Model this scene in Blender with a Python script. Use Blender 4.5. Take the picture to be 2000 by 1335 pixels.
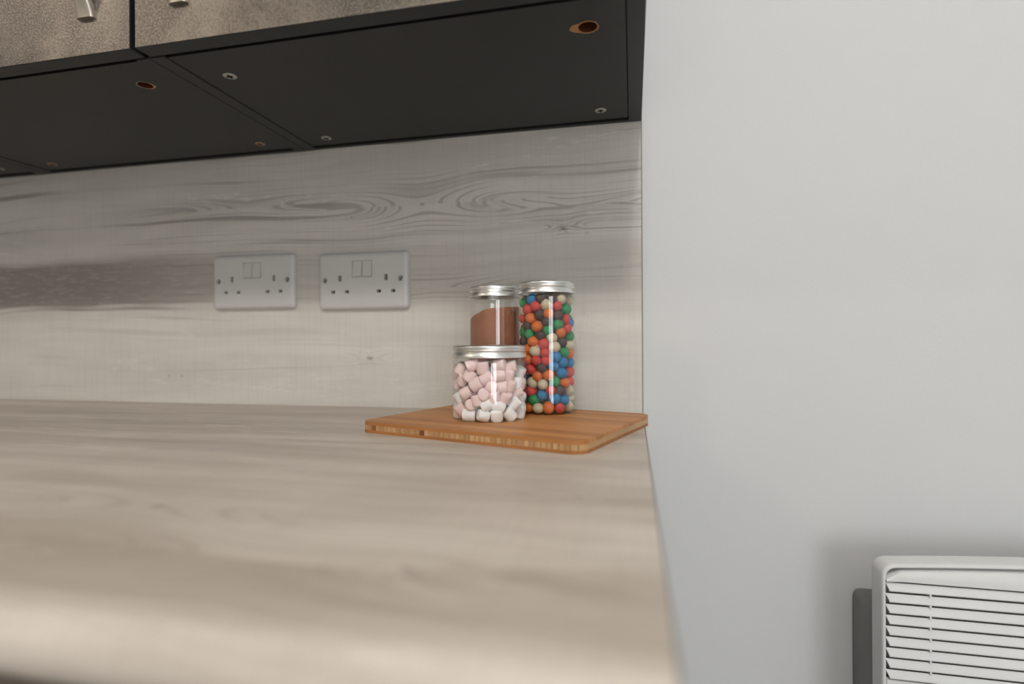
import bpy, bmesh, math, random
import numpy as np
from mathutils import Vector, Matrix

# ------------------------------------------------------------------ reset
for o in list(bpy.data.objects): bpy.data.objects.remove(o)
SC = bpy.context.scene
COL = SC.collection
R = math.radians

# ------------------------------------------------------------------ camera
F_PX = 1069.8
CAM = Vector((-0.0133, -0.7600, 0.0968))
cam_d = bpy.data.cameras.new('camera')
cam_d.sensor_width = 36.0
cam_d.lens = F_PX * 36.0 / 2000.0
cam_d.clip_start = 0.01
cam_d.dof.use_dof = True
cam_d.dof.focus_distance = 0.63
cam_d.dof.aperture_fstop = 2.4
cam = bpy.data.objects.new('camera', cam_d); COL.objects.link(cam)
cam.location = CAM
cam.rotation_euler = (R(89.973), R(0.306), R(12.448))
SC.camera = cam

# ------------------------------------------------------------------ world, lights, exposure
SC.cycles.max_bounces = 5; SC.cycles.diffuse_bounces = 3; SC.cycles.glossy_bounces = 3; SC.cycles.transparent_max_bounces = 12
SC.view_settings.view_transform = 'Standard'
SC.view_settings.look = 'None'
SC.view_settings.exposure = 0.14
SC.view_settings.gamma = 1.0
SC.view_settings.use_curve_mapping = False
w = bpy.data.worlds.new('world'); SC.world = w; w.use_nodes = True
w.node_tree.nodes['Background'].inputs[0].default_value = (0.80, 0.90, 1.0, 1)
w.node_tree.nodes['Background'].inputs[1].default_value = 1.0

def area(name, loc, target, sx, sy, power, col):
    d = bpy.data.lights.new(name, 'AREA'); d.shape = 'RECTANGLE'; d.size = sx; d.size_y = sy
    d.energy = power; d.color = col
    o = bpy.data.objects.new(name, d); COL.objects.link(o); o.location = loc
    o.rotation_euler = (Vector(target) - Vector(loc)).to_track_quat('-Z', 'Y').to_euler()
    return o
# daylight through the two panes of the window in the wall behind the camera
WIN_Y = -3.30
area('daylight_wide_pane', (1.66, WIN_Y + 0.02, 0.14), (1.66, 0, 0.14), 0.72, 1.34, 15.5, (0.95, 0.98, 1.0))
area('daylight_narrow_pane', (1.06, WIN_Y + 0.02, 0.14), (1.06, 0, 0.14), 0.26, 1.34, 5.6, (0.95, 0.98, 1.0))
# warm ceiling downlight towards the left end of the kitchen, and the room's main ceiling light
def lamp(name, loc, rad, power, col):
    d = bpy.data.lights.new(name, 'POINT'); d.energy = power; d.color = col; d.shadow_soft_size = rad
    o = bpy.data.objects.new(name, d); COL.objects.link(o); o.location = loc
    return o
lamp('ceiling_downlight', (-1.97, -1.60, 1.38), 0.04, 12, (1.0, 0.86, 0.72))
lamp('ceiling_light', (0.05, -1.60, 1.40), 0.10, 38, (1.0, 0.965, 0.925))

# ------------------------------------------------------------------ mesh helpers
def add(name, bm, mats, parent=None, smooth=None, loc=None):
    me = bpy.data.meshes.new(name)
    bmesh.ops.recalc_face_normals(bm, faces=bm.faces[:])
    bm.to_mesh(me); bm.free()
    if not isinstance(mats, (list, tuple)): mats = [mats]
    for m in mats: me.materials.append(m)
    if smooth is not None:
        me.polygons.foreach_set('use_smooth', [True] * len(me.polygons))
        if smooth < 180: me.set_sharp_from_angle(angle=R(smooth))
    o = bpy.data.objects.new(name, me); COL.objects.link(o)
    if loc is not None: o.location = loc
    if parent is not None: o.parent = parent
    return o
def link_mesh(name, me, parent=None):
    o = bpy.data.objects.new(name, me); COL.objects.link(o); o.parent = parent
    return o
def empty(name, loc=(0, 0, 0), rz=0):
    o = bpy.data.objects.new(name, None); COL.objects.link(o); o.location = loc; o.rotation_euler = (0, 0, rz)
    o.empty_display_size = 0.02
    return o
def tag(o, label=None, cat=None, group=None, kind=None):
    if label: o['label'] = label
    if cat: o['category'] = cat
    if group: o['group'] = group
    if kind: o['kind'] = kind
    return o
def box(bm, x0, x1, y0, y1, z0, z1, bev=0, seg=2, mat=0):
    r = bmesh.ops.create_cube(bm, size=1, matrix=Matrix.Translation(((x0+x1)/2, (y0+y1)/2, (z0+z1)/2)) @ Matrix.Diagonal((x1-x0, y1-y0, z1-z0, 1)))
    fs = set(f for v in r['verts'] for f in v.link_faces)
    for f in fs: f.material_index = mat
    if bev:
        es = list(set(e for v in r['verts'] for e in v.link_edges))
        bmesh.ops.bevel(bm, geom=es, offset=bev, segments=seg, profile=0.5, affect='EDGES')
    return r
def bx(name, x0, x1, y0, y1, z0, z1, mat, parent=None, bev=0, seg=2):
    bm = bmesh.new(); box(bm, x0, x1, y0, y1, z0, z1, bev, seg)
    return add(name, bm, mat, parent, smooth=40 if bev else None)
def lathe(prof, n=64, close=False):
    bm = bmesh.new(); rings = []
    for r, z in prof:
        if r < 1e-6: rings.append([bm.verts.new((0, 0, z))])
        else: rings.append([bm.verts.new((r*math.cos(2*math.pi*i/n), r*math.sin(2*math.pi*i/n), z)) for i in range(n)])
    if close: rings.append(rings[0])
    for a, b in zip(rings, rings[1:]):
        for i in range(n):
            j = (i+1) % n
            if len(a) == 1: bm.faces.new((a[0], b[i], b[j]))
            elif len(b) == 1: bm.faces.new((a[i], a[j], b[0]))
            else: bm.faces.new((a[i], a[j], b[j], b[i]))
    return bm
def loops(bm, rings, cap0=False, cap1=False, mat=0, closed=True):
    vr = [[bm.verts.new(p) for p in r] for r in rings]
    n = len(vr[0])
    for a, b in zip(vr, vr[1:]):
        for i in range(n if closed else n-1):
            f = bm.faces.new((a[i], a[(i+1) % n], b[(i+1) % n], b[i])); f.material_index = mat
    if cap0: bm.faces.new(vr[0]).material_index = mat
    if cap1: bm.faces.new(vr[-1][::-1]).material_index = mat
    return vr
def cut(o, cutters):
    """bake boolean differences into o's mesh and drop the cutters"""
    for c in cutters:
        m = o.modifiers.new('b', 'BOOLEAN'); m.operation = 'DIFFERENCE'; m.object = c; m.solver = 'EXACT'
    bpy.context.view_layer.update()
    dg = bpy.context.evaluated_depsgraph_get()
    me = bpy.data.meshes.new_from_object(o.evaluated_get(dg), depsgraph=dg)
    o.modifiers.clear(); o.data = me
    for c in cutters: bpy.data.objects.remove(c)
    return o

# ------------------------------------------------------------------ material helpers
class NT:
    def __init__(s, name):
        s.m = bpy.data.materials.new(name); s.m.use_nodes = True
        s.t = s.m.node_tree; s.b = s.t.nodes['Principled BSDF']; s.out = s.t.nodes['Material Output']
        s.tc = None
    def n(s, typ): return s.t.nodes.new(typ)
    def lk(s, a, b): s.t.links.new(a, b)
    def put(s, inp, v):
        if hasattr(v, 'links') or isinstance(v, bpy.types.NodeSocket): s.lk(v, inp)
        else: inp.default_value = v
    def f(s, op, a, b=None, c=None, clamp=False):
        k = s.n('ShaderNodeMath'); k.operation = op; k.use_clamp = clamp
        for i, v in enumerate((a, b, c)):
            if v is not None: s.put(k.inputs[i], v)
        return k.outputs[0]
    def obj(s):
        if s.tc is None:
            t = s.n('ShaderNodeTexCoord'); x = s.n('ShaderNodeSeparateXYZ'); s.lk(t.outputs['Object'], x.inputs[0])
            s.tc = x.outputs; s.ov = t.outputs['Object']
        return s.tc
    def vec(s, a, b, c):
        k = s.n('ShaderNodeCombineXYZ')
        for i, v in enumerate((a, b, c)): s.put(k.inputs[i], v)
        return k.outputs[0]
    def noise(s, vec, scale=1, detail=2, rough=0.5, dist=0):
        k = s.n('ShaderNodeTexNoise'); s.lk(vec, k.inputs['Vector']); k.inputs['Scale'].default_value = scale
        k.inputs['Detail'].default_value = detail; k.inputs['Roughness'].default_value = rough; k.inputs['Distortion'].default_value = dist
        return k.outputs['Fac']
    def step(s, v, a, b, o0=0.0, o1=1.0):
        k = s.n('ShaderNodeMapRange'); k.interpolation_type = 'SMOOTHSTEP'
        s.put(k.inputs[0], v); k.inputs[1].default_value = a; k.inputs[2].default_value = b; k.inputs[3].default_value = o0; k.inputs[4].default_value = o1
        return k.outputs[0]
    def mix(s, fac, a, b, mode='MIX'):
        k = s.n('ShaderNodeMix'); k.data_type = 'RGBA'; k.blend_type = mode
        s.put(k.inputs[0], fac)
        for i, v in ((6, a), (7, b)):
            if isinstance(v, tuple): k.inputs[i].default_value = (*v[:3], 1)
            else: s.lk(v, k.inputs[i])
        return k.outputs[2]
    def bump(s, h, dist, strength=1.0):
        k = s.n('ShaderNodeBump'); k.inputs['Distance'].default_value = dist; k.inputs['Strength'].default_value = strength
        s.lk(h, k.inputs['Height']); s.lk(k.outputs[0], s.b.inputs['Normal'])
    def set(s, col=None, rough=None, spec=None, metal=None, **kw):
        if col is not None:
            if isinstance(col, tuple): s.b.inputs['Base Color'].default_value = (*col[:3], 1)
            else: s.lk(col, s.b.inputs['Base Color'])
        if rough is not None: s.put(s.b.inputs['Roughness'], rough)
        if spec is not None: s.b.inputs['Specular IOR Level'].default_value = spec
        if metal is not None: s.b.inputs['Metallic'].default_value = metal
        for k, v in kw.items(): s.put(s.b.inputs[k.replace('_', ' ')], v)
        return s

def plain(name, col, rough=0.5, spec=0.4, metal=0.0, mott=0.06, scale=60, bump=0.0):
    """a plain finish with faint mottling"""
    t = NT(name); t.obj()
    n = t.noise(t.ov, scale, 3)
    c2 = tuple(max(0, c*(1-mott)) for c in col); c1 = tuple(min(1, c*(1+mott)) for c in col)
    t.set(t.mix(n, c2, c1), rough, spec, metal)
    if bump: t.bump(n, bump)
    return t.m

def wood_laminate(name, vfun, light, dark, line, knots, spots, band=None, seed=0.0, rough=0.42, linefac=0.70, soft=1.0, quiet=None):
    """whitewashed pine print; u runs along the grain, v across it (metres)"""
    t = NT(name); X, Y, Z = t.obj()[0], t.obj()[1], t.obj()[2]
    u = X; v = vfun(t, X, Y, Z)
    n1 = t.noise(t.vec(t.f('MULTIPLY', u, 1.6), t.f('MULTIPLY', v, 6.0), seed), 1, 2)
    n2 = t.noise(t.vec(t.f('MULTIPLY', u, 7.0), t.f('MULTIPLY', v, 26.0), seed+3), 1, 2)
    vv = t.f('MULTIPLY_ADD', t.f('SUBTRACT', n2, 0.5), 0.006, v)
    near = 0.0
    for (x0, z0, wx, h) in knots:
        dx = t.f('DIVIDE', t.f('SUBTRACT', u, x0), wx)
        e = t.f('MULTIPLY', t.f('EXPONENT', t.f('MULTIPLY', t.f('MULTIPLY', dx, dx), -1.0)), h*h)
        dz = t.f('SUBTRACT', vv, z0)
        dzn = t.f('DIVIDE', dz, h*1.7)
        near = t.f('MAXIMUM', near, t.f('EXPONENT', t.f('MULTIPLY', t.f('ADD', t.f('MULTIPLY', t.f('MULTIPLY', dx, dx), 0.45), t.f('MULTIPLY', dzn, dzn)), -1.0)))
        sg = t.f('SIGN', dz)
        vv = t.f('MULTIPLY_ADD', sg, t.f('SQRT', t.f('ADD', t.f('MULTIPLY', dz, dz), e)), z0)
    vv = t.f('MULTIPLY_ADD', t.f('SUBTRACT', n1, 0.5), 0.045, vv)
    # tone bands
    band_n = t.noise(t.vec(t.f('MULTIPLY', u, 0.9), t.f('MULTIPLY', vv, 15.0), seed+7), 1, 3, 0.55)
    tone = t.step(band_n, 0.32, 0.70)
    # growth lines
    l1 = t.noise(t.vec(t.f('MULTIPLY', u, 1.1), t.f('MULTIPLY', vv, 105.0*soft), seed+11), 1, 2, 0.6)
    l2 = t.noise(t.vec(t.f('MULTIPLY', u, 3.0), t.f('MULTIPLY', vv, 330.0*soft), seed+17), 1, 3, 0.6)
    msk = t.step(t.noise(t.vec(t.f('MULTIPLY', u, 2.6), t.f('MULTIPLY', v, 13.0), seed+23), 1, 2), 0.40, 0.62, 0.12, 1.0)
    g1 = t.f('MULTIPLY', t.step(l1, 0.55, 0.66), msk)
    ph = t.f('MULTIPLY_ADD', l1, 5.0, t.f('MULTIPLY', vv, 2*math.pi/0.0050*soft))
    g1 = t.f('MAXIMUM', g1, t.f('MULTIPLY', t.step(t.f('SINE', ph), 0.60, 1.0, 0.0, 0.75), t.step(near, 0.12, 0.6)))
    g2 = t.f('MULTIPLY', t.step(l2, 0.50, 0.75), t.f('MULTIPLY_ADD', msk, 0.6, 0.25))
    if quiet:
        qm = t.step(v, quiet[0], quiet[1], quiet[2], 1.0); g1 = t.f('MULTIPLY', g1, qm); g2 = t.f('MULTIPLY', g2, qm)
    # brushed whitewash flecks and cross saw marks
    fl = t.noise(t.vec(t.f('MULTIPLY', u, 34.0), t.f('MULTIPLY', vv, 190.0), seed+29), 1, 3, 0.6)
    flm = t.step(t.noise(t.vec(t.f('MULTIPLY', u, 3.1), t.f('MULTIPLY', v, 17.0), seed+31), 1, 2), 0.52, 0.66)
    fl = t.f('MULTIPLY', t.step(fl, 0.54, 0.68), flm)
    saw = t.noise(t.vec(t.f('MULTIPLY', u, 240.0), t.f('MULTIPLY', v, 11.0), seed+37), 1, 2)
    blot = t.noise(t.vec(t.f('MULTIPLY', u, 5.0), t.f('MULTIPLY', vv, 30.0), seed+43), 1, 3, 0.6)
    col = t.mix(t.f('MULTIPLY_ADD', t.step(blot, 0.35, 0.68), 0.4, t.f('MULTIPLY', tone, 0.6)), dark, light)
    if band:
        (b0, b1, u0, u1, amt, bcol) = band
        wv = t.f('MULTIPLY_ADD', t.f('SUBTRACT', n2, 0.5), 0.018, t.f('MULTIPLY_ADD', t.f('SUBTRACT', l1, 0.5), 0.02, v))
        bm_ = t.f('MULTIPLY', t.step(wv, b0-0.006, b0+0.004), t.step(wv, b1-0.004, b1+0.018, 1.0, 0.0))
        bm_ = t.f('MULTIPLY', bm_, t.step(u, u0, u1, amt, amt*0.22))
        col = t.mix(bm_, col, bcol)
        f2 = t.noise(t.vec(t.f('MULTIPLY', u, 30.0), t.f('MULTIPLY', vv, 170.0), seed+53), 1, 3, 0.65)
        fl = t.f('MAXIMUM', fl, t.f('MULTIPLY', t.step(f2, 0.50, 0.70), t.f('MULTIPLY', bm_, 0.95)))
    col = t.mix(t.f('MULTIPLY', g1, linefac), col, line)
    col = t.mix(t.f('MULTIPLY', g2, linefac*0.42), col, line)
    col = t.mix(t.f('MULTIPLY', fl, 0.30), col, tuple(min(1, c*1.25) for c in light))
    col = t.mix(t.step(saw, 0.45, 0.7, 0.0, 0.06), col, line)
    wob = t.noise(t.vec(t.f('MULTIPLY', u, 150), t.f('MULTIPLY', v, 190), seed+41), 1, 2)
    for (x0, z0, r) in spots:
        dx = t.f('DIVIDE', t.f('SUBTRACT', u, x0), 1.5); dz = t.f('SUBTRACT', v, z0)
        d = t.f('SQRT', t.f('ADD', t.f('MULTIPLY', dx, dx), t.f('MULTIPLY', dz, dz)))
        d = t.f('MULTIPLY_ADD', t.f('SUBTRACT', wob, 0.5), r*2.0, d)
        k = t.f('MULTIPLY', t.step(d, r*0.25, r, 0.75, 0.0), t.step(wob, 0.38, 0.55, 0.15, 1.0))
        col = t.mix(k, col, tuple(c*0.55 for c in line))
    t.set(col, rough, 0.35)
    return t.m

M_WALL = plain('white_paint', (0.70, 0.705, 0.705), 0.75, 0.2, mott=0.012, scale=260, bump=0.00012)
M_CEIL = plain('ceiling_paint', (0.82, 0.82, 0.80), 0.85, 0.15, mott=0.01)
M_FLOOR = plain('vinyl_floor', (0.48, 0.45, 0.41), 0.5, 0.3, mott=0.15, scale=9)
M_SPLASH = wood_laminate('pale_pine_laminate', lambda t, X, Y, Z: Z,
    (0.75, 0.718, 0.66), (0.60, 0.572, 0.52), (0.28, 0.262, 0.228),
    [(-0.315, 0.300, 0.075, 0.026), (-0.085, 0.286, 0.085, 0.013), (-0.60, 0.312, 0.09, 0.012), (-0.4026, 0.0735, 0.022, 0.010), (-0.105, 0.255, 0.020, 0.008), (-0.30, 0.175, 0.09, 0.012)],
    [(-0.1065, 0.2535, 0.0070), (-0.315, 0.300, 0.0040), (-0.4005, 0.0735, 0.0055), (-0.7607, 0.0441, 0.0022), (-0.735, 0.0440, 0.0022), (-0.43, 0.287, 0.002), (-0.075, 0.246, 0.003)],
    band=(0.160, 0.232, -0.95, -0.50, 0.78, (0.23, 0.20, 0.168)), seed=4.2, quiet=(0.12, 0.18, 0.30))
M_TOP = wood_laminate('pale_pine_worktop', lambda t, X, Y, Z: t.f('ADD', Y, Z),
    (0.68, 0.615, 0.54), (0.41, 0.353, 0.292), (0.29, 0.24, 0.195),
    [(-0.29, -0.488, 0.06, 0.020), (-0.18, -0.545, 0.07, 0.026), (-0.05, -0.418, 0.04, 0.010), (-0.42, -0.20, 0.10, 0.014), (-0.40, -0.56, 0.06, 0.02), (-0.06, -0.53, 0.05, 0.014)],
    [(-0.289, -0.487, 0.006), (-0.0468, -0.4183, 0.003), (-0.108, -0.5408, 0.004), (-0.62, -0.12, 0.004)], seed=9.6, rough=0.38, linefac=0.40, soft=0.7)
M_EDGE = plain('laminate_edge', (0.22, 0.21, 0.19), 0.5)
M_CARC = plain('charcoal_melamine', (0.020, 0.0205, 0.020), 0.42, 0.42, mott=0.10, scale=22)
M_BLACK = plain('black_edging', (0.016, 0.017, 0.018), 0.4, 0.4)
M_BOARDRAW = plain('raw_chipboard', (0.44, 0.24, 0.12), 0.9, 0.1, mott=0.5, scale=600, bump=0.0004)
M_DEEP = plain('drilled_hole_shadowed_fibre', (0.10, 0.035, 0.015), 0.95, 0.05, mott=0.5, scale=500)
M_DULL = plain('dull_brown_fixing', (0.42, 0.28, 0.20), 0.7, 0.2, mott=0.4, scale=500)
M_STEEL = plain('zinc_fitting', (0.55, 0.54, 0.50), 0.35, 0.5, 0.85, mott=0.15, scale=500)
M_SATIN = plain('satin_nickel', (0.58, 0.53, 0.46), 0.30, 0.5, 0.9, mott=0.05, scale=200)
M_PLATE = plain('white_socket_plastic', (0.66, 0.645, 0.62), 0.32, 0.45, mott=0.01)
M_HOLE = plain('socket_hole_black', (0.012, 0.012, 0.011), 0.6, 0.2)
M_HEAT = plain('white_heater_enamel', (0.74, 0.74, 0.73), 0.35, 0.4, mott=0.01)
M_HEATB = plain('grey_heater_steel', (0.24, 0.24, 0.23), 0.5, 0.3, 0.2)
def door_finish():
    t = NT('mottled_bronze_laminate'); t.obj()
    a = t.noise(t.ov, 9.0, 4, 0.6, 0.4); s = t.noise(t.ov, 480.0, 1, 0.7); s2 = t.noise(t.ov, 260.0, 2)
    c = t.mix(t.step(a, 0.38, 0.62), (0.085, 0.070, 0.056), (0.215, 0.184, 0.150))
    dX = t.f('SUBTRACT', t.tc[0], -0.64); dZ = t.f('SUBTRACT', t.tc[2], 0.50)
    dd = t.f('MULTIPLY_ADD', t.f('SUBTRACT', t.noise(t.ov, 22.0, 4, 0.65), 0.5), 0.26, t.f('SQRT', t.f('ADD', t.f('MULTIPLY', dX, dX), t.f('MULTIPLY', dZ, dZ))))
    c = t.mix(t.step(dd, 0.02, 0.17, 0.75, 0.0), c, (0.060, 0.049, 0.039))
    c = t.mix(t.step(s, 0.42, 0.64, 0.0, 0.50), c, (0.29, 0.25, 0.208))
    c = t.mix(t.step(s2, 0.52, 0.68, 0.0, 0.5), c, (0.075, 0.06, 0.048))
    st = t.noise(t.ov, 26.0, 3, 0.6, 1.2)
    c = t.mix(t.step(st, 0.66, 0.74, 0.0, 0.6), c, (0.075, 0.06, 0.048))
    t.set(c, 0.38, 0.5, 0.35); t.bump(s, 0.0005, 0.5)
    return t.m
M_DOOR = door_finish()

# ------------------------------------------------------------------ the room
WT = 0.008           # plaster plane lies one splashback thickness behind y = 0
FL, CE = -0.91, 1.50
XL, XR = -3.30, 2.70
YB = WIN_Y
tag(bx('wall_back', XL-0.1, XR+0.1, WT, WT+0.10, FL, CE, M_WALL), kind='structure')
tag(bx('wall_left', XL-0.1, XL, YB, WT, FL, CE, M_WALL), kind='structure')
tag(bx('wall_right', XR, XR+0.1, YB, WT, FL, CE, M_WALL), kind='structure')
tag(bx('floor', XL-0.1, XR+0.1, YB-0.1, WT+0.1, FL-0.1, FL, M_FLOOR), kind='structure')
tag(bx('ceiling', XL-0.1, XR+0.1, YB-0.1, WT+0.1, CE, CE+0.1, M_CEIL), kind='structure')
wx0, wx1, wz0, wz1 = 0.88, 2.07, -0.58, 0.86
bm = bmesh.new()
box(bm, XL-0.1, wx0, YB-0.1, YB, FL, CE); box(bm, wx1, XR+0.1, YB-0.1, YB, FL, CE)
box(bm, wx0, wx1, YB-0.1, YB, FL, wz0); box(bm, wx0, wx1, YB-0.1, YB, wz1, CE)
tag(add('wall_front', bm, M_WALL), kind='structure')
wf = tag(empty('window_1', (0, 0, 0)), kind='structure')
bm = bmesh.new()
for a in ((wx0, wx0+0.045, wz0, wz1), (wx1-0.045, wx1, wz0, wz1), (1.20, 1.29, wz0+0.045, wz1-0.045), (wx0+0.045, wx1-0.045, wz0, wz0+0.04), (wx0+0.045, wx1-0.045, wz1-0.04, wz1)):
    box(bm, a[0], a[1], YB-0.06, YB, a[2], a[3])
add('window_frame', bm, M_HEAT, wf)

# ------------------------------------------------------------------ splashback and worktop
H = 0.3933
sp = tag(empty('splashback', (0, 0, 0)), 'pale whitewashed wood-effect splashback panel between worktop and wall cabinets', 'splashback')
bx('panel', -1.60, -0.0014, 0.0, WT-0.001, 0.0, H+0.02, M_SPLASH, sp)
bx('edge_strip', -0.0014, 0.0, 0.0, WT-0.001, 0.0, H+0.02, M_EDGE, sp)
wt = tag(empty('worktop', (0, 0, 0)), 'pale wood-effect laminate worktop with rounded front edge under the board', 'worktop')
def worktop_profile():
    th, yf, r = 0.030, -0.606, 0.0145
    p = [(0.008, 0.0)]
    for i in range(9):
        a = R(90 + 90*i/8); p.append((yf + r + r*math.cos(a), -r + r*math.sin(a)))
    for i in range(9):
        a = R(180 + 90*i/8); p.append((yf + r + r*math.cos(a), -th + r + r*math.sin(a)))
    p.append((0.008, -th))
    return p
def prism_x(prof, x0, x1):
    bm = bmesh.new(); loops(bm, [[(x, y, z) for y, z in prof] for x in (x0, x1)], True, True); return bm
add('slab', prism_x(worktop_profile(), -1.60, -0.0012), M_TOP, wt, smooth=30)
add('edge_strip', prism_x(worktop_profile(), -0.0012, 0.0), M_EDGE, wt, smooth=30)

# ------------------------------------------------------------------ wall cabinets
def handle_bm(h=0.180, out=0.028):
    bm = bmesh.new(); rings = []; n = 28
    for k in range(n+1):
        t = k/n; a = math.pi*t
        s = math.sin(a)
        y = -out*(s**1.55) if 0 < t < 1 else 0.0
        z = h*t - 0.010*math.sin(2*a)*0.0
        wdt = 0.0105 - 0.0040*min(1, s*1.5)     # half width: flared feet, slim bow
        th = 0.0045 - 0.001*s
        # tangent in the y-z plane
        e = 1e-3
        def P(tt):
            tt = min(max(tt, 0), 1); ss = max(math.sin(math.pi*tt), 0); return Vector((0, -out*(ss**1.55), h*tt))
        tg = (P(t+e) - P(t-e)).normalized(); nr = Vector((0, -tg.z, tg.y))
        c = Vector((0, y, z))
        ring = []
        for q in range(14):
            b = 2*math.pi*q/14; cx, cn = math.cos(b), math.sin(b)
            sx = math.copysign(abs(cx)**0.6, cx)*wdt; sn = math.copysign(abs(cn)**0.6, cn)*th
            ring.append(c + Vector((sx, 0, 0)) + nr*sn)
        rings.append(ring)
    loops(bm, rings, True, True)
    return bm
def disc_fitting(parent, x, y, z, r, mat, cross=True, name='cam_lock'):
    prof = [(0, -0.0006), (r*0.82, -0.0009), (r*0.97, -0.0004), (r, 0.002), (0, 0.002)]
    o = add(name, lathe(prof, 28), mat, parent, smooth=50, loc=(x, y, z))
    if cross:
        bm = bmesh.new()
        box(bm, -r*0.50, r*0.50, -r*0.13, r*0.13, -0.0011, 0.0006); box(bm, -r*0.13, r*0.13, -r*0.50, r*0.50, -0.0012, 0.0006)
        c = add('cross_recess', bm, M_HOLE, o)
    return o
def chipped_hole(parent, x, y, z, r, seed, chip=(0, 0)):
    """raw chipboard lip round a drilled hole"""
    rnd = random.Random(seed); bm = bmesh.new(); n = 40
    outer, inner, deep = [], [], []
    for i in range(n):
        a = 2*math.pi*i/n
        rr = r*(1.10 + 0.10*rnd.random())
        d = math.cos(a - chip[0]); rr += r*chip[1]*max(0, d)**6
        outer.append((rr*math.cos(a), rr*math.sin(a), -0.00025)); inner.append((r*0.98*math.cos(a), r*0.98*math.sin(a), -0.0002))
        deep.append((r*0.97*math.cos(a), r*0.97*math.sin(a), 0.0138))
    loops(bm, [outer, inner], False, False)
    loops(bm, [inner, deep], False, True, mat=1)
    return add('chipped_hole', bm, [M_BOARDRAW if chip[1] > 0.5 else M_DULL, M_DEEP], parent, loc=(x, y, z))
def wall_cabinet(x0, x1, label, handle_x, fittings, holes):
    c = tag(empty('wall_cabinet', (0, 0, 0)), label, 'cabinet', 'wall cabinets over the splashback')
    top = H + 0.72; s = 0.0175; yb, yf = WT, -0.2835
    for a, b in ((x0+0.0004, x0+s), (x1-s, x1-0.0004)):
        bx('side_panel', a, b, yf, -0.0002, H, top, M_CARC, c, 0.0006, 1)
    bp = bx('bottom_panel', x0+s+0.0007, x1-s-0.0007, yf+0.0035, -0.0150, H+0.0010, H+0.0175, M_CARC, c)
    cuts = []
    for (hx, hy, hr, sd, chip) in holes:
        bm = lathe([(0, -0.01), (hr, -0.01), (hr, 0.0145), (0, 0.0145)], 40)
        cuts.append(add('c', bm, M_BOARDRAW, None, loc=(hx, hy, H+0.0010)))
    if cuts: cut(bp, cuts)
    for (hx, hy, hr, sd, chip) in holes: chipped_hole(c, hx, hy, H+0.0010, hr, sd, chip)
    for (fx, fy, fr, kind) in fittings:
        disc_fitting(c, fx, fy, H+0.0010, fr, M_STEEL if kind else M_DULL, True)
    bx('back_rail', x0+s, x1-s, -0.0070, -0.0002, H+0.0004, H+0.06, M_CARC, c)
    bx('back_panel', x0+s, x1-s, -0.018, -0.0150, H+0.0175, top, M_BLACK, c)
    bx('top_panel', x0+s, x1-s, yf, -0.018, top-0.018, top, M_CARC, c)
    # door: patterned face, dark edges
    dx0, dx1 = x0+0.0030, x1-0.0030
    bm = bmesh.new(); box(bm, dx0, dx1, -0.3040, -0.2855, H+0.0003, top, 0.0006, 1)
    bmesh.ops.recalc_face_normals(bm, faces=bm.faces[:])
    for f in bm.faces:
        if f.normal.y < -0.9: f.material_index = 1
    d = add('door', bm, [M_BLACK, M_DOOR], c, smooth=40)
    h = add('handle', handle_bm(), M_SATIN, d, smooth=60, loc=(handle_x, -0.3042, 0.4300))
    return c
XS = -0.5034
wall_cabinet(XS, 0.0, 'dark wall cabinet at the end of the run beside the bare white wall', -0.4470,
    [(-0.4502, -0.2315, 0.0075, 1), (-0.0525, -0.0455, 0.0075, 1), (-0.4471, -0.0400, 0.0075, 1)],
    [(-0.0535, -0.2375, 0.0092, 3, (math.pi, 0.75))])
wall_cabinet(2*XS, XS, 'dark wall cabinet with blotched bronze door and bare brown fixing holes underneath', -0.5590,
    [(-0.5558, -0.0415, 0.0072, 0), (-0.9491, -0.0390, 0.0072, 0)],
    [(-0.5602, -0.2345, 0.0080, 5, (0.4, 0.2))])
wall_cabinet(3*XS, 2*XS, 'dark wall cabinet at the far end of the run from the bare white wall', 3*XS+0.055,
    [(2*XS-0.053, -0.041, 0.0075, 1)], [])

# ------------------------------------------------------------------ base cabinets
def base_cabinet(x0, x1, label, hx):
    c = tag(empty('base_cabinet', (0, 0, 0)), label, 'cabinet', 'base cabinets under the worktop')
    zt = -0.0302
    for a, b in ((x0, x0+0.018), (x1-0.018, x1)): bx('side_panel', a, b, -0.565, 0.0, FL+0.15, zt, M_CARC, c)
    bx('bottom_panel', x0+0.018, x1-0.018, -0.565, 0.0, FL+0.15, FL+0.168, M_CARC, c)
    bx('front_rail', x0+0.018, x1-0.018, -0.565, -0.47, zt-0.018, zt, M_CARC, c)
    bm = bmesh.new(); box(bm, x0+0.0015, x1-0.0015, -0.585, -0.566, FL+0.15, zt-0.006, 0.0006, 1)
    bmesh.ops.recalc_face_normals(bm, faces=bm.faces[:])
    for f in bm.faces:
        if f.normal.y < -0.9: f.material_index = 1
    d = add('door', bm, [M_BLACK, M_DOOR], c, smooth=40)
    add('handle', handle_bm(), M_SATIN, d, smooth=60, loc=(hx, -0.5852, -0.22))
    bx('plinth', x0, x1, -0.52, -0.50, FL, FL+0.15, M_BLACK, c)
base_cabinet(-0.512, -0.012, 'dark base cabinet under the open end of the worktop', -0.455)
base_cabinet(-1.012, -0.512, 'dark base cabinet under the middle of the worktop', -0.570)
base_cabinet(-1.600, -1.012, 'dark base cabinet under the far end of the worktop', -1.07)

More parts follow.
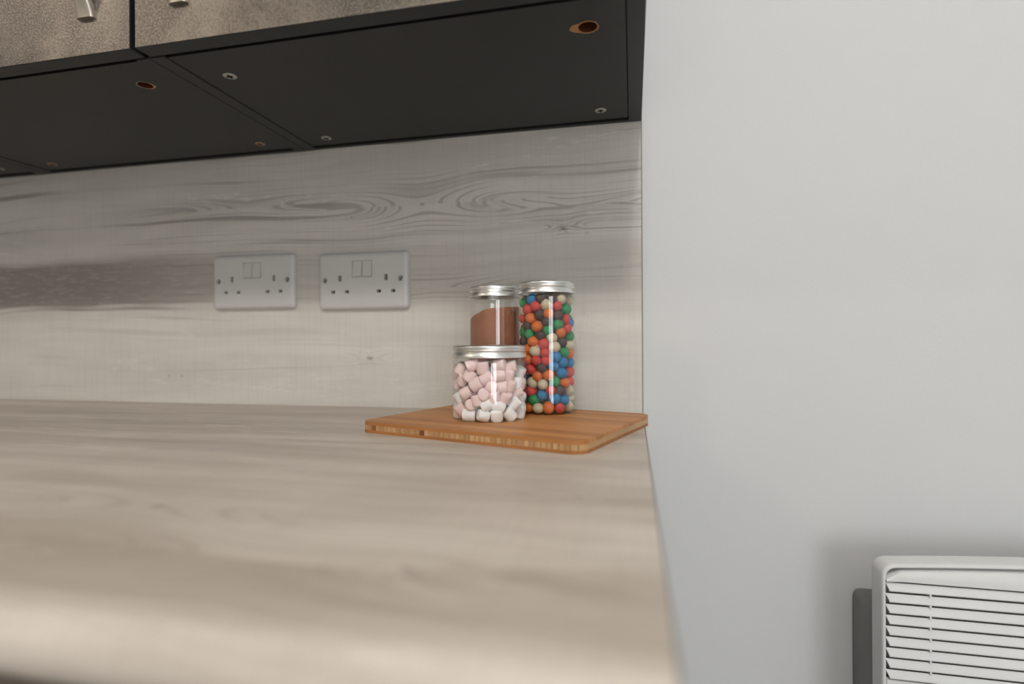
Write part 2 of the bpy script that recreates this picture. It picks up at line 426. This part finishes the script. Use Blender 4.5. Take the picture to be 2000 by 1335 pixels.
# ------------------------------------------------------------------ sockets
def rrect(x0, x1, z0, z1, r, n=6):
    pts = []
    for cx, cz, a0 in ((x1-r, z1-r, 0), (x0+r, z1-r, 90), (x0+r, z0+r, 180), (x1-r, z0+r, 270)):
        for i in range(n+1):
            a = R(a0 + 90*i/n); pts.append((cx + r*math.cos(a), cz + r*math.sin(a)))
    return pts
def socket(x, z, label, sr):
    """146 x 86 mm switched twin socket; local x right, z up, y out of the wall = negative"""
    c = tag(empty('double_socket', (x, 0, z)), label, 'socket', 'twin sockets on the splashback')
    W_, H_ = 0.146, 0.086
    bm = bmesh.new(); rings = []
    for ins, y in ((0.0, 0.0), (0.0, -0.0035), (0.0006, -0.0056), (0.0020, -0.0076), (0.0042, -0.0088), (0.0075, -0.0092)):
        rings.append([(p[0], y, p[1]) for p in rrect(ins, W_-ins, ins, H_-ins, max(0.006-ins*0.45, 0.0025))])
    loops(bm, rings, True, True)
    pl = add('faceplate', bm, M_PLATE, c, smooth=35)
    cuts = []
    def hole(x0, x1, z0, z1):
        bm = bmesh.new(); box(bm, x0, x1, -0.02, -0.0006, z0, z1); cuts.append(add('c', bm, M_HOLE))
        cuts[-1].location = (x, 0, z)
    pins = []
    for cx in (0.0365, 0.1113):
        pins += [(cx-0.0024, cx+0.0024, 0.0425, 0.0515), (cx-0.0146, cx-0.0082, 0.0245, 0.0290), (cx+0.0082, cx+0.0146, 0.0245, 0.0290)]
    for p in pins: hole(*p)
    for sx in (0.0115, W_-0.0115):
        bm = bmesh.new()
        bmesh.ops.create_cone(bm, cap_ends=True, segments=24, radius1=0.0042, radius2=0.0042, depth=0.012, matrix=Matrix.Translation((sx, -0.0105, 0.0445)) @ Matrix.Rotation(R(90), 4, 'X'))
        cuts.append(add('c', bm, M_PLATE)); cuts[-1].location = (x, 0, z)
    bm = bmesh.new(); box(bm, 0.0568, 0.0892, -0.02, -0.0070, 0.0480, 0.0730); cuts.append(add('c', bm, M_PLATE)); cuts[-1].location = (x, 0, z)
    cut(pl, cuts)
    for i, p in enumerate(pins):
        sh = add('pin_shutter', None or _boxbm(p[0]+0.0001, p[1]-0.0001, -0.0016, -0.0005, p[2]+0.0001, p[3]-0.0001), M_HOLE, c)
    for sx in (0.0115, W_-0.0115):
        s = add('screw', lathe([(0, 0.0), (0.0034, 0.0), (0.0034, 0.0010), (0.0020, 0.0016), (0, 0.0017)], 20), M_STEEL, c, smooth=50)
        s.location = (sx, -0.0046, 0.0445); s.rotation_euler = (R(90), 0, 0)
        bm = bmesh.new(); box(bm, -0.0032, 0.0032, -0.0005, 0.0005, 0.0012, 0.0019)
        sl = add('slot', bm, M_HOLE, s); sl.rotation_euler = (0, 0, R(sr))
    # two rockers, tipped
    for k, (a, b) in enumerate(((0.0576, 0.0724), (0.0736, 0.0884))):
        bm = bmesh.new()
        prof = [(-0.0070, 0.0488), (-0.0108, 0.0490), (-0.0099, 0.0600), (-0.0084, 0.0722), (-0.0070, 0.0724)]
        loops(bm, [[(xx, y, zz) for y, zz in prof] for xx in (a, b)], True, True)
        bmesh.ops.bevel(bm, geom=bm.edges[:], offset=0.0004, segments=2, affect='EDGES')
        add('rocker_switch', bm, M_PLATE, c, smooth=40)
    return c
def _boxbm(*a):
    bm = bmesh.new(); box(bm, *a); return bm
socket(-0.4808, 0.1464, 'white plastic double socket on the splashback, the one closer to the jars', 35)
socket(-0.6685, 0.1502, 'white plastic double socket on the splashback, the one farther from the jars', 62)

# ------------------------------------------------------------------ bamboo chopping board
BT = 0.0118
B_ANG = math.atan2(-0.077, 0.239)
BL, BD = 0.262, 0.203
board = tag(empty('chopping_board', (-0.1485, -0.1590, 0), B_ANG), 'honey-brown laminated bamboo chopping board carrying the three jars', 'chopping board')
def bamboo(name, base, amt=0.16, along='X'):
    t = NT(name); X, Y, Z = t.obj()[0], t.obj()[1], t.obj()[2]
    u, v = (X, Y) if along == 'X' else (Y, X)
    oi = t.n('ShaderNodeObjectInfo').outputs['Random']
    g = t.noise(t.vec(t.f('MULTIPLY', u, 9), t.f('MULTIPLY', v, 320), t.f('MULTIPLY', oi, 60)), 1, 3, 0.6)
    b = t.noise(t.vec(t.f('MULTIPLY', u, 14), t.f('MULTIPLY', v, 30), t.f('MULTIPLY', oi, 33)), 1, 2)
    c = t.mix(t.step(g, 0.3, 0.72), tuple(x*(1-amt*1.3) for x in base), tuple(min(1, x*(1+amt)) for x in base))
    c = t.mix(t.step(b, 0.55, 0.8, 0.0, 0.5), c, tuple(x*0.62 for x in base))
    c = t.mix(t.step(oi, 0.0, 1.0, 0.0, 0.62), c, tuple(x*k for x, k in zip(base, (0.62, 0.52, 0.45))))
    t.set(c, 0.45, 0.25); return t.m
M_BAM = bamboo('bamboo_honey', (0.57, 0.262, 0.088))
M_BAMB = bamboo('bamboo_bottom', (0.40, 0.165, 0.055))
M_CORE = bamboo('bamboo_core', (0.56, 0.345, 0.17), 0.12, 'Y')
M_CORED = bamboo('bamboo_core_dark', (0.26, 0.105, 0.04), 0.10, 'Y')
def rr_poly(hx, hy, r, n=8):
    return [Vector((a, b)) for a, b in rrect(-hx, hx, -hy, hy, r, n)]
def clip(poly, ax, lo, hi):
    for sgn, lim in ((1, lo), (-1, hi)):
        out = []
        for i, p in enumerate(poly):
            q = poly[(i+1) % len(poly)]
            dp, dq = sgn*(p[ax]-lim), sgn*(q[ax]-lim)
            if dp >= 0: out.append(p)
            if dp*dq < 0: out.append(p + (q-p)*(dp/(dp-dq)))
        poly = out
        if not poly: break
    return poly
def slab_poly(name, poly, z0, z1, mat, parent):
    bm = bmesh.new(); loops(bm, [[(p.x, p.y, z) for p in poly] for z in (z0, z1)], True, True)
    return add(name, bm, mat, parent)
zc0, zc1 = BT*0.27, BT*0.70
rnd = random.Random(11)
y = -BD/2
outl = rr_poly(BL/2, BD/2, 0.016)
while y < BD/2 - 1e-4:
    wd = min(0.0118 + 0.006*rnd.random(), BD/2 - y)
    if BD/2 - y - wd < 0.006: wd = BD/2 - y
    slab_poly('top_strip', clip(outl, 1, y+0.00003, y+wd-0.00003), zc1, BT, M_BAM, board)
    y += wd
slab_poly('bottom_layer', outl, 0.0, zc0, M_BAMB, board)
x = -BL/2; outc = rr_poly(BL/2-0.0001, BD/2-0.0001, 0.016)
k = 0
while x < BL/2 - 1e-4:
    wd = min(0.0052 + 0.0016*rnd.random(), BL/2 - x)
    if BL/2 - x - wd < 0.004: wd = BL/2 - x
    dk = rnd.random() < 0.04 or k == 14
    slab_poly('core_strip', clip(outc, 0, x+0.0003, x+wd-0.0003), zc0, zc1, M_CORED if dk else M_CORE, board)
    x += wd; k += 1

# ------------------------------------------------------------------ jars
def clear_plastic():
    t = NT('clear_jar_plastic')
    tr = t.n('ShaderNodeBsdfTransparent'); tr.inputs[0].default_value = (0.985, 0.985, 0.985, 1)
    gl = t.n('ShaderNodeBsdfGlossy'); gl.inputs['Roughness'].default_value = 0.01; gl.inputs[0].default_value = (1, 1, 1, 1)
    ge = t.n('ShaderNodeNewGeometry'); dt = t.n('ShaderNodeVectorMath'); dt.operation = 'DOT_PRODUCT'
    t.lk(ge.outputs['Normal'], dt.inputs[0]); t.lk(ge.outputs['Incoming'], dt.inputs[1])
    fr = t.f('MULTIPLY_ADD', t.f('POWER', t.f('SUBTRACT', 1.0, t.f('ABSOLUTE', dt.outputs['Value']), clamp=True), 5.0), 0.80, 0.08)
    mx = t.n('ShaderNodeMixShader'); t.lk(fr, mx.inputs[0]); t.lk(tr.outputs[0], mx.inputs[1]); t.lk(gl.outputs[0], mx.inputs[2])
    t.lk(mx.outputs[0], t.out.inputs[0]); t.t.nodes.remove(t.b)
    return t.m
M_CLEAR = clear_plastic()
def lid_metal():
    t = NT('brushed_aluminium'); X, Y, Z = t.obj()[0], t.obj()[1], t.obj()[2]
    n = t.noise(t.vec(t.f('MULTIPLY', X, 60), t.f('MULTIPLY', Y, 60), t.f('MULTIPLY', Z, 2500)), 1, 2)
    t.set(t.mix(n, (0.78, 0.775, 0.755), (0.88, 0.875, 0.855)), 0.36, 0.5, 1.0)
    return t.m
M_LID = lid_metal()
M_LINER = plain('dark_lid_liner', (0.10, 0.07, 0.06), 0.5)
def jar(name, x, y, r, z_lid0, z_lid1, label):
    c = tag(empty(name, (x, y, BT)), label, 'jar', 'screw-top jars on the board')
    hb = z_lid0 - BT; ht = z_lid1 - BT; t = 0.0007
    prof = [(0, 0.0012), (r*0.80, 0.0006), (r*0.90, 0.0), (r-0.0022, 0.0002), (r-0.0006, 0.0014), (r, 0.0034), (r, 0.0040), (r, 0.0052),
            (r, hb-0.0062), (r, hb-0.0050), (r, hb-0.0045), (r-0.0005, hb-0.0030), (r-0.0022, hb-0.0016), (r-0.0026, hb+0.006)]
    add('jar_body', lathe(prof, 96), M_CLEAR, c, smooth=60)
    # lid: lower curl, plain band, two beads, knurled top rim
    hl = ht - hb; R_ = r + 0.0002
    P = [(R_-0.0030, 0.0006), (R_-0.0012, 0.0), (R_-0.0001, 0.0005), (R_, 0.0014), (R_-0.0004, 0.0022), (R_-0.0005, hl*0.34),
         (R_-0.0014, hl*0.40), (R_-0.0017, hl*0.45), (R_-0.0012, hl*0.50), (R_-0.0004, hl*0.55), (R_-0.0003, hl*0.60),
         (R_-0.0008, hl*0.65), (R_-0.0017, hl*0.69), (R_-0.0017, hl*0.73), (R_-0.0009, hl*0.77), (R_-0.0006, hl*0.80), (R_-0.0007, hl*0.90),
         (R_-0.0014, hl*0.965), (R_-0.0028, hl), (R_-0.0040, hl*0.99), (R_-0.0046, hl*0.965), (0, hl*0.965)]
    bm = lathe(P, 144)
    n = 144
    for v in bm.verts:                                    # knurl on the top rim
        if hl*0.79 < v.co.z < hl*0.92:
            a = math.atan2(v.co.y, v.co.x); i = round(a/(2*math.pi)*n)
            s = 1 - (0.00042 if i % 2 else 0)/r; v.co.x *= s; v.co.y *= s
    ld = add('lid', bm, M_LID, c, smooth=50); ld.location = (0, 0, hb)
    return c
J_M = (-0.1701, -0.1670, 0.0413, 0.0794, 0.0930)
J_C = (-0.1151, -0.1040, 0.0344, 0.1535, 0.1675)
J_P = (-0.1855, -0.0800, 0.0325, 0.1528, 0.1665)
jar('storage_jar', *J_M, 'short wide clear jar of pink and white marshmallows with aluminium lid')
jar('storage_jar', *J_C, 'tall clear jar of coloured sugar-coated sweets with aluminium lid')
jar('storage_jar', *J_P, 'clear jar half hidden behind the others holding brown cocoa powder')

# cocoa powder
def powder():
    t = NT('cocoa_powder'); t.obj()
    n = t.noise(t.ov, 90, 4, 0.6); X, Y, Z = t.tc[0], t.tc[1], t.tc[2]
    s = t.noise(t.vec(t.f('MULTIPLY', X, 420), t.f('MULTIPLY', Y, 420), t.f('MULTIPLY', Z, 9)), 1, 2)
    c = t.mix(n, (0.26, 0.105, 0.056), (0.34, 0.15, 0.085)); c = t.mix(t.step(s, 0.4, 0.7, 0, 0.3), c, (0.38, 0.19, 0.115))
    t.set(c, 0.95, 0.05); t.bump(n, 0.0006, 0.6); return t.m
bm = bmesh.new(); rp = J_P[2] - 0.0010; nseg = 72; zt = 0.1385 - BT
def ptop(x, y):
    # gentle slope, lower towards the near left wall
    a = math.atan2(y, x); rr = math.hypot(x, y)/rp
    low = max(0, math.cos(a - R(205)))**3
    return zt - 0.012*low*rr**2 + 0.0012*math.sin(90*x)*math.cos(70*y) + 0.0015*x/rp
rings = [[(rp*0.9*math.cos(2*math.pi*i/nseg), rp*0.9*math.sin(2*math.pi*i/nseg), 0.0016) for i in range(nseg)],
         [(rp*math.cos(2*math.pi*i/nseg), rp*math.sin(2*math.pi*i/nseg), 0.0040) for i in range(nseg)]]
for f in (0.999, 0.96, 0.8, 0.6, 0.4, 0.2, 0.05):
    rings.append([(rp*f*math.cos(2*math.pi*i/nseg), rp*f*math.sin(2*math.pi*i/nseg), ptop(rp*f*math.cos(2*math.pi*i/nseg), rp*f*math.sin(2*math.pi*i/nseg))) for i in range(nseg)])
loops(bm, rings, True, True)
o = add('cocoa_powder', bm, powder(), smooth=50, loc=(J_P[0], J_P[1], BT))
tag(o, 'brown cocoa powder filling most of the jar behind the marshmallows', 'cocoa', kind='stuff')

# ------------------------------------------------------------------ sweets and marshmallows
CR = cam.rotation_euler.to_matrix()
def ray(u, v): return CR @ Vector(((u-1000)/F_PX, -(v-667.5)/F_PX, -1.0))
def on_cylinder(u, v, cx, cy, rad):
    """nearest point where the pixel's ray meets the standing cylinder the thing leans against"""
    d = ray(u, v); ox, oy = CAM.x-cx, CAM.y-cy
    A = d.x*d.x + d.y*d.y; B = 2*(ox*d.x + oy*d.y); C = ox*ox + oy*oy - rad*rad
    D = B*B - 4*A*C
    t = (-B - math.sqrt(D))/(2*A) if D > 0 else -B/(2*A)
    p = CAM + d*t
    k = math.hypot(p.x-cx, p.y-cy)
    if k > rad: p.x = cx + (p.x-cx)*rad/k; p.y = cy + (p.y-cy)*rad/k
    return np.array((p.x-cx, p.y-cy, p.z))
def pack(fixed, n, rad_in, core, z0, z1, rmin, rmax, seed, it=420, fr=None, view=(0, -1)):
    """front pieces keep to the glass where they are seen, the others settle behind them"""
    rng = np.random.default_rng(seed)
    nf = len(fixed)
    rs = np.concatenate([np.asarray(fr), rng.uniform(rmin, rmax, n)])
    ang = rng.uniform(0, 2*np.pi, n); rr = np.sqrt(rng.uniform((core/rad_in)**2, 1, n))*rad_in
    P = np.concatenate([np.asarray(fixed), np.stack([rr*np.cos(ang), rr*np.sin(ang), rng.uniform(z0, z1, n)], 1)])
    T = P[:nf].copy(); vd = np.array(view)/np.hypot(*view)
    for k in range(it):
        P[nf:, 2] -= 0.00006 if k < it*0.8 else 0
        for _ in range(2):
            d = P[:, None, :] - P[None, :, :]; L = np.sqrt((d**2).sum(2)) + 1e-9
            ov = (rs[:, None] + rs[None, :]) - L; np.fill_diagonal(ov, 0); ov = np.clip(ov, 0, None)
            mv = (d/L[:, :, None]*ov[:, :, None]).sum(1)*0.28
            mv[:nf] *= 0.16
            P += mv
            P[:nf] += (T - P[:nf])*0.14
            h = np.hypot(P[:, 0], P[:, 1]) + 1e-9; lim = rad_in - rs
            front = (P[:, :2] @ vd)/h; front[:nf] = -1; lim = lim - np.clip((front-0.15)*6, 0, 1)*0.0100
            s = np.where(h > lim, lim/h, 1.0); s = np.where(h < core, core/h, s)
            P[:, 0] *= s; P[:, 1] *= s
            P[:, 2] = np.clip(P[:, 2], z0 + rs, z1 - rs)
    return P, rs
def sweet_mat(name, col):
    t = NT(name); t.obj()
    n = t.noise(t.ov, 260, 3); b = t.noise(t.ov, 90, 2)
    c = t.mix(t.step(n, 0.55, 0.8, 0, 0.10), col, tuple(min(1, x*1.3+0.05) for x in col))
    t.set(c, 0.20, 0.5); t.bump(b, 0.0006, 0.35); return t.m
SW = {'R': ('red', (0.60, 0.050, 0.040)), 'O': ('orange', (0.68, 0.145, 0.012)), 'G': ('green', (0.012, 0.26, 0.075)),
      'B': ('blue', (0.004, 0.185, 0.42)), 'N': ('dark brown', (0.060, 0.026, 0.020)), 'C': ('cream', (0.62, 0.53, 0.36))}
SWM = {}
for k, (nm, col) in SW.items():
    bm = bmesh.new(); bmesh.ops.create_icosphere(bm, subdivisions=3, radius=1.0)
    me = bpy.data.meshes.new('sweet_' + nm.replace(' ', '_')); bm.to_mesh(me); bm.free()
    me.polygons.foreach_set('use_smooth', [True]*len(me.polygons)); me.materials.append(sweet_mat('sugar_shell_' + nm.replace(' ', '_'), col))
    SWM[k] = me
SEEN = '''1200 340 B 1065 410 G 1250 440 R 1375 425 C 1150 490 R 1060 490 C 1520 440 R 1560 370 C 1625 495 G 1695 370 C 1300 550 N
1090 600 R 1185 610 O 1400 550 O 1390 640 N 1530 570 N 1625 625 R 1705 660 B 1145 705 N 1265 715 O 1530 690 G 1400 765 G 1640 730 R 1565 790 O
1075 790 G 1165 815 G 1305 830 N 1680 845 G 1445 860 C 1090 900 N 1215 915 O 1350 945 R 1580 920 N 1700 960 C 1155 1010 O 1230 1030 C 1365 1060 R
1480 980 C 1605 1050 G 1700 1060 O 1500 1110 B 1150 1140 O 1255 1160 R 1370 1160 R 1590 1180 B 1680 1180 B 1185 1275 R 1325 1250 N 1470 1230 B 1580 1325 B
1685 1310 R 1265 1365 O 1410 1350 O 1205 1450 C 1335 1470 C 1480 1435 G 1610 1450 O 1690 1440 R 1185 1560 R 1440 1550 R 1555 1550 N 1670 1550 C 1325 1615 B
1215 1670 G 1485 1660 B 1595 1670 B 1700 1650 C 1160 1760 O 1275 1790 C 1405 1770 O 1555 1800 R 1670 1770 C 1740 1770 G 1145 1660 N 1085 300 C 1450 330 N 1310 320 N'''.split()
fx, fc, frd = [], [], []
rnd = random.Random(5)
for i in range(0, len(SEEN), 3):
    u = 860 + float(SEEN[i])/6.667; v = 530 + float(SEEN[i+1])/6.667
    # crop of the lower half was shifted: rows past 1300 run on at the same scale
    if float(SEEN[i+1]) >= 1300: v = 660 + (float(SEEN[i+1]) - 870)/6.667
    r = 0.0066*rnd.uniform(0.92, 1.07)
    fx.append(on_cylinder(u, v, J_C[0], J_C[1], J_C[2]-0.0012-r)); fc.append(SEEN[i+2]); frd.append(r)
ZB = BT + 0.0012
P, rs = pack(fx, 125, J_C[2]-0.0012, 0.010, ZB, 0.1530, 0.0060, 0.0069, 7, fr=frd, view=(CAM.x-J_C[0], CAM.y-J_C[1]))
cols = 'RROOGGBBNNCC'
for i in range(len(P)):
    k = fc[i] if i < len(fc) else rnd.choice(cols)
    o = bpy.data.objects.new('sweet', SWM[k]); COL.objects.link(o)
    o.location = (P[i, 0]+J_C[0], P[i, 1]+J_C[1], P[i, 2]); r = rs[i]*1.03
    o.scale = (r*rnd.uniform(0.93, 1.0), r*rnd.uniform(0.93, 1.0), r*rnd.uniform(0.98, 1.14))
    o.rotation_euler = (rnd.uniform(0, 6.3), rnd.uniform(0, 6.3), rnd.uniform(0, 6.3))
    tag(o, SW[k][0] + ' round sugar-coated sweet inside the tall clear jar', 'sweet', SW[k][0] + ' sweets in the tall jar')

def marsh_mat(name, col):
    t = NT(name); t.obj(); n = t.noise(t.ov, 3.0, 3)
    t.set(t.mix(n, tuple(x*0.96 for x in col), col), 0.75, 0.2)
    t.bump(n, 0.0004, 0.4); return t.m
MM = {}
for k, col in (('P', (0.92, 0.715, 0.69)), ('W', (0.96, 0.955, 0.94))):
    pr_ = [(0, -1.0), (0.70, -1.0), (0.88, -0.95), (0.98, -0.82), (1.02, -0.5), (1.03, 0), (1.02, 0.5), (0.98, 0.82), (0.88, 0.95), (0.70, 1.0), (0, 1.0)]
    bm = lathe(pr_, 24); bmesh.ops.recalc_face_normals(bm, faces=bm.faces[:])
    me = bpy.data.meshes.new('marshmallow_' + k); bm.to_mesh(me); bm.free()
    me.polygons.foreach_set('use_smooth', [True]*len(me.polygons)); me.materials.append(marsh_mat('marshmallow_pink' if k == 'P' else 'marshmallow_white', col))
    MM[k] = me
# zoomed row, column, colour, lean of the barrel's axis in the picture plane (deg), share of end face seen
MS = '''275 410 P 60 420 350 P 20 550 385 P 95 770 330 P 5 910 375 P 10 1040 440 W 60 385 490 P 55 295 540 P 65 605 530 P 30 770 480 P 10 225 590 P 80
470 600 P 35 340 710 P 30 660 640 P 150 800 640 P 5 900 610 P 70 985 590 W 90 570 740 P 200 700 770 P 100 840 770 P 60 990 690 P 20 1080 590 P 80
260 775 W 120 395 870 P 200 280 930 P 130 600 870 W 30 750 890 W 150 960 850 W 40 1060 780 W 70 205 1000 W 80 375 1030 W 0 560 1020 W 165 735 1010 W 92
900 1000 W 130 1030 990 W 80 490 810 P 100 880 480 P 80 200 470 P 95 190 880 W 80 1070 890 W 100'''.split()
fx, fc, fa, frd = [], [], [], []
for i in range(0, len(MS), 4):
    u = 860 + float(MS[i])/6.667; v = 660 + float(MS[i+1])/6.667
    fx.append(on_cylinder(u, v, J_M[0], J_M[1], J_M[2]-0.0010-0.0068)); fc.append(MS[i+2]); fa.append(float(MS[i+3])); frd.append(0.0061)
P, rs = pack(fx, 95, J_M[2]-0.0010, 0.0, BT+0.0010, 0.0785, 0.0058, 0.0064, 21, fr=frd, view=(CAM.x-J_M[0], CAM.y-J_M[1]))
camr = CR @ Vector((1, 0, 0)); camu = CR @ Vector((0, 1, 0)); camb = CR @ Vector((0, 0, 1))
for i in range(len(P)):
    k = fc[i] if i < len(fc) else ('W' if P[i, 2] < 0.028 or rnd.random() < 0.25 else 'P')
    o = bpy.data.objects.new('marshmallow', MM[k]); COL.objects.link(o)
    o.location = (P[i, 0]+J_M[0], P[i, 1]+J_M[1], P[i, 2])
    if i < len(fc):
        if fa[i] == 200: ax = camb*0.95 + camr*rnd.uniform(-0.3, 0.3) + camu*0.15
        else: ax = camr*math.cos(R(fa[i])) + camu*math.sin(R(fa[i])) + camb*rnd.uniform(-0.15, 0.45)
    else: ax = Vector((rnd.gauss(0, 1), rnd.gauss(0, 1), rnd.gauss(0, 1)))
    o.rotation_mode = 'QUATERNION'; o.rotation_quaternion = ax.normalized().to_track_quat('Z', 'Y')
    o.scale = (0.0065*rnd.uniform(0.93, 1.06), 0.0065*rnd.uniform(0.93, 1.06), 0.0066*rnd.uniform(0.93, 1.1))
    c_ = 'pink' if k == 'P' else 'white'
    tag(o, c_ + ' mini marshmallow inside the short wide jar', 'marshmallow', c_ + ' marshmallows in the short jar')

# ------------------------------------------------------------------ convector heater
ht = tag(empty('panel_heater', (0, 0, 0)), 'white slatted panel heater fixed to the bare wall below worktop level', 'heater')
hx0, hx1, hz0, hz1 = 0.2511, 0.851, -0.560, -0.1490
HF = -0.0880; XC = (hx0+hx1)/2; HW = (hx1-hx0)/2
def arch(x): 
    return 0.0135*max(0, 1-((x-XC)/HW)**2)
def hring(ins, y, r):
    pts = []
    x0, x1, z0, z1 = hx0+ins, hx1-ins, hz0+ins, hz1-ins
    n = 8
    base = []
    for cx, cz, a0 in ((x1-r, z1-r, 0), (x0+r, z1-r, 90), (x0+r, z0+r, 180), (x1-r, z0+r, 270)):
        for i in range(n+1):
            a = R(a0+90*i/n); base.append((cx+r*math.cos(a), cz+r*math.sin(a)))
        if a0 == 0:
            for q in range(1, 24): base.append((x1-r - (x1-x0-2*r)*q/24, z1))
    for px, pz in base:
        wgt = min(1, max(0, (pz-(hz1-0.05))/0.03))
        pts.append((px, y, pz + arch(px)*wgt))
    return pts
bm = bmesh.new()
loops(bm, [hring(0.003, -0.060, 0.010), hring(0.0, -0.063, 0.012), hring(0.0, HF+0.0030, 0.012), hring(0.0006, HF+0.0012, 0.0116), hring(0.0018, HF+0.0002, 0.011),
           hring(0.0030, HF, 0.0105), hring(0.0040, HF+0.0004, 0.0100), hring(0.0044, HF+0.0016, 0.0098), hring(0.0046, HF+0.018, 0.0096)], True, False)
add('casing', bm, M_HEAT, ht, smooth=40)
bx('inner_plate', hx0+0.005, hx1-0.005, HF+0.0165, HF+0.0180, hz0+0.01, hz1-0.006, M_HEATB, ht)
bx('rear_case', hx0+0.0034, hx1-0.03, -0.066, WT, hz0+0.03, -0.2130, M_HEATB, ht, 0.008, 3)
ix0, ix1 = hx0+0.0054, hx1-0.0054
# curved panel above the slats
zt0 = -0.1670
bm = bmesh.new(); rings = []
N = 40
for k in range(N+1):
    px = ix0 + (ix1-ix0)*k/N
    e = min((px-ix0), (ix1-px)); rd = 0.0085
    drop = rd - math.sqrt(max(0, rd*rd-(rd-e)**2)) if e < rd else 0
    zt_ = hz1 - 0.0062 + arch(px) - drop
    rings.append([(px, HF+0.0015, zt0), (px, HF+0.0012, zt_-0.0045), (px, HF+0.0022, zt_-0.0026), (px, HF+0.0062, zt_-0.0006), (px, HF+0.012, zt_), (px, HF+0.012, zt0)])
loops(bm, rings, True, True)
add('top_panel', bm, M_HEAT, ht, smooth=35)
PITCH = 0.01195
def slat_bm():
    bm = bmesh.new()
    prof = [(0.0018, 0.0), (0.0024, -0.0006), (0.0034, 0.0002), (0.0058, 0.0076), (0.0050, 0.0084), (0.0016, 0.0014)]
    rings = []
    for px, s in ((ix0+0.0004, 0.0), (ix0+0.0030, 1.0), (ix1-0.0030, 1.0), (ix1-0.0004, 0.0)):
        # ends are cut back at a slant: the bottom lip starts a little further in
        rings.append([(px, HF + (yy if s else 0.0048 + yy*0.15), zz if s else 0.0074 + zz*0.1) for yy, zz in prof])
    loops(bm, rings, True, True)
    return bm
NSL = 9
z = zt0 - 0.0026 - 0.0084
s0 = add('slat', slat_bm(), M_HEAT, ht, smooth=35, loc=(0, 0, z))
for k in range(1, NSL):
    o = link_mesh('slat', s0.data, ht); o.location = (0, 0, z - PITCH*k)
zl = z - PITCH*(NSL-1)
bx('lower_panel', ix0, ix1, HF+0.0015, HF+0.010, hz0+0.014, zl-0.0020, M_HEAT, ht, 0.0012, 2)
for px in (hx0+0.0480, hx0+0.17, XC, hx1-0.17, hx1-0.0480):
    for k in range(NSL-1):
        bx('slat_spacer', px-0.0010, px+0.0010, HF+0.0022, HF+0.0095, z-PITCH*k-0.0038, z-PITCH*k+0.0006, M_HEAT, ht)
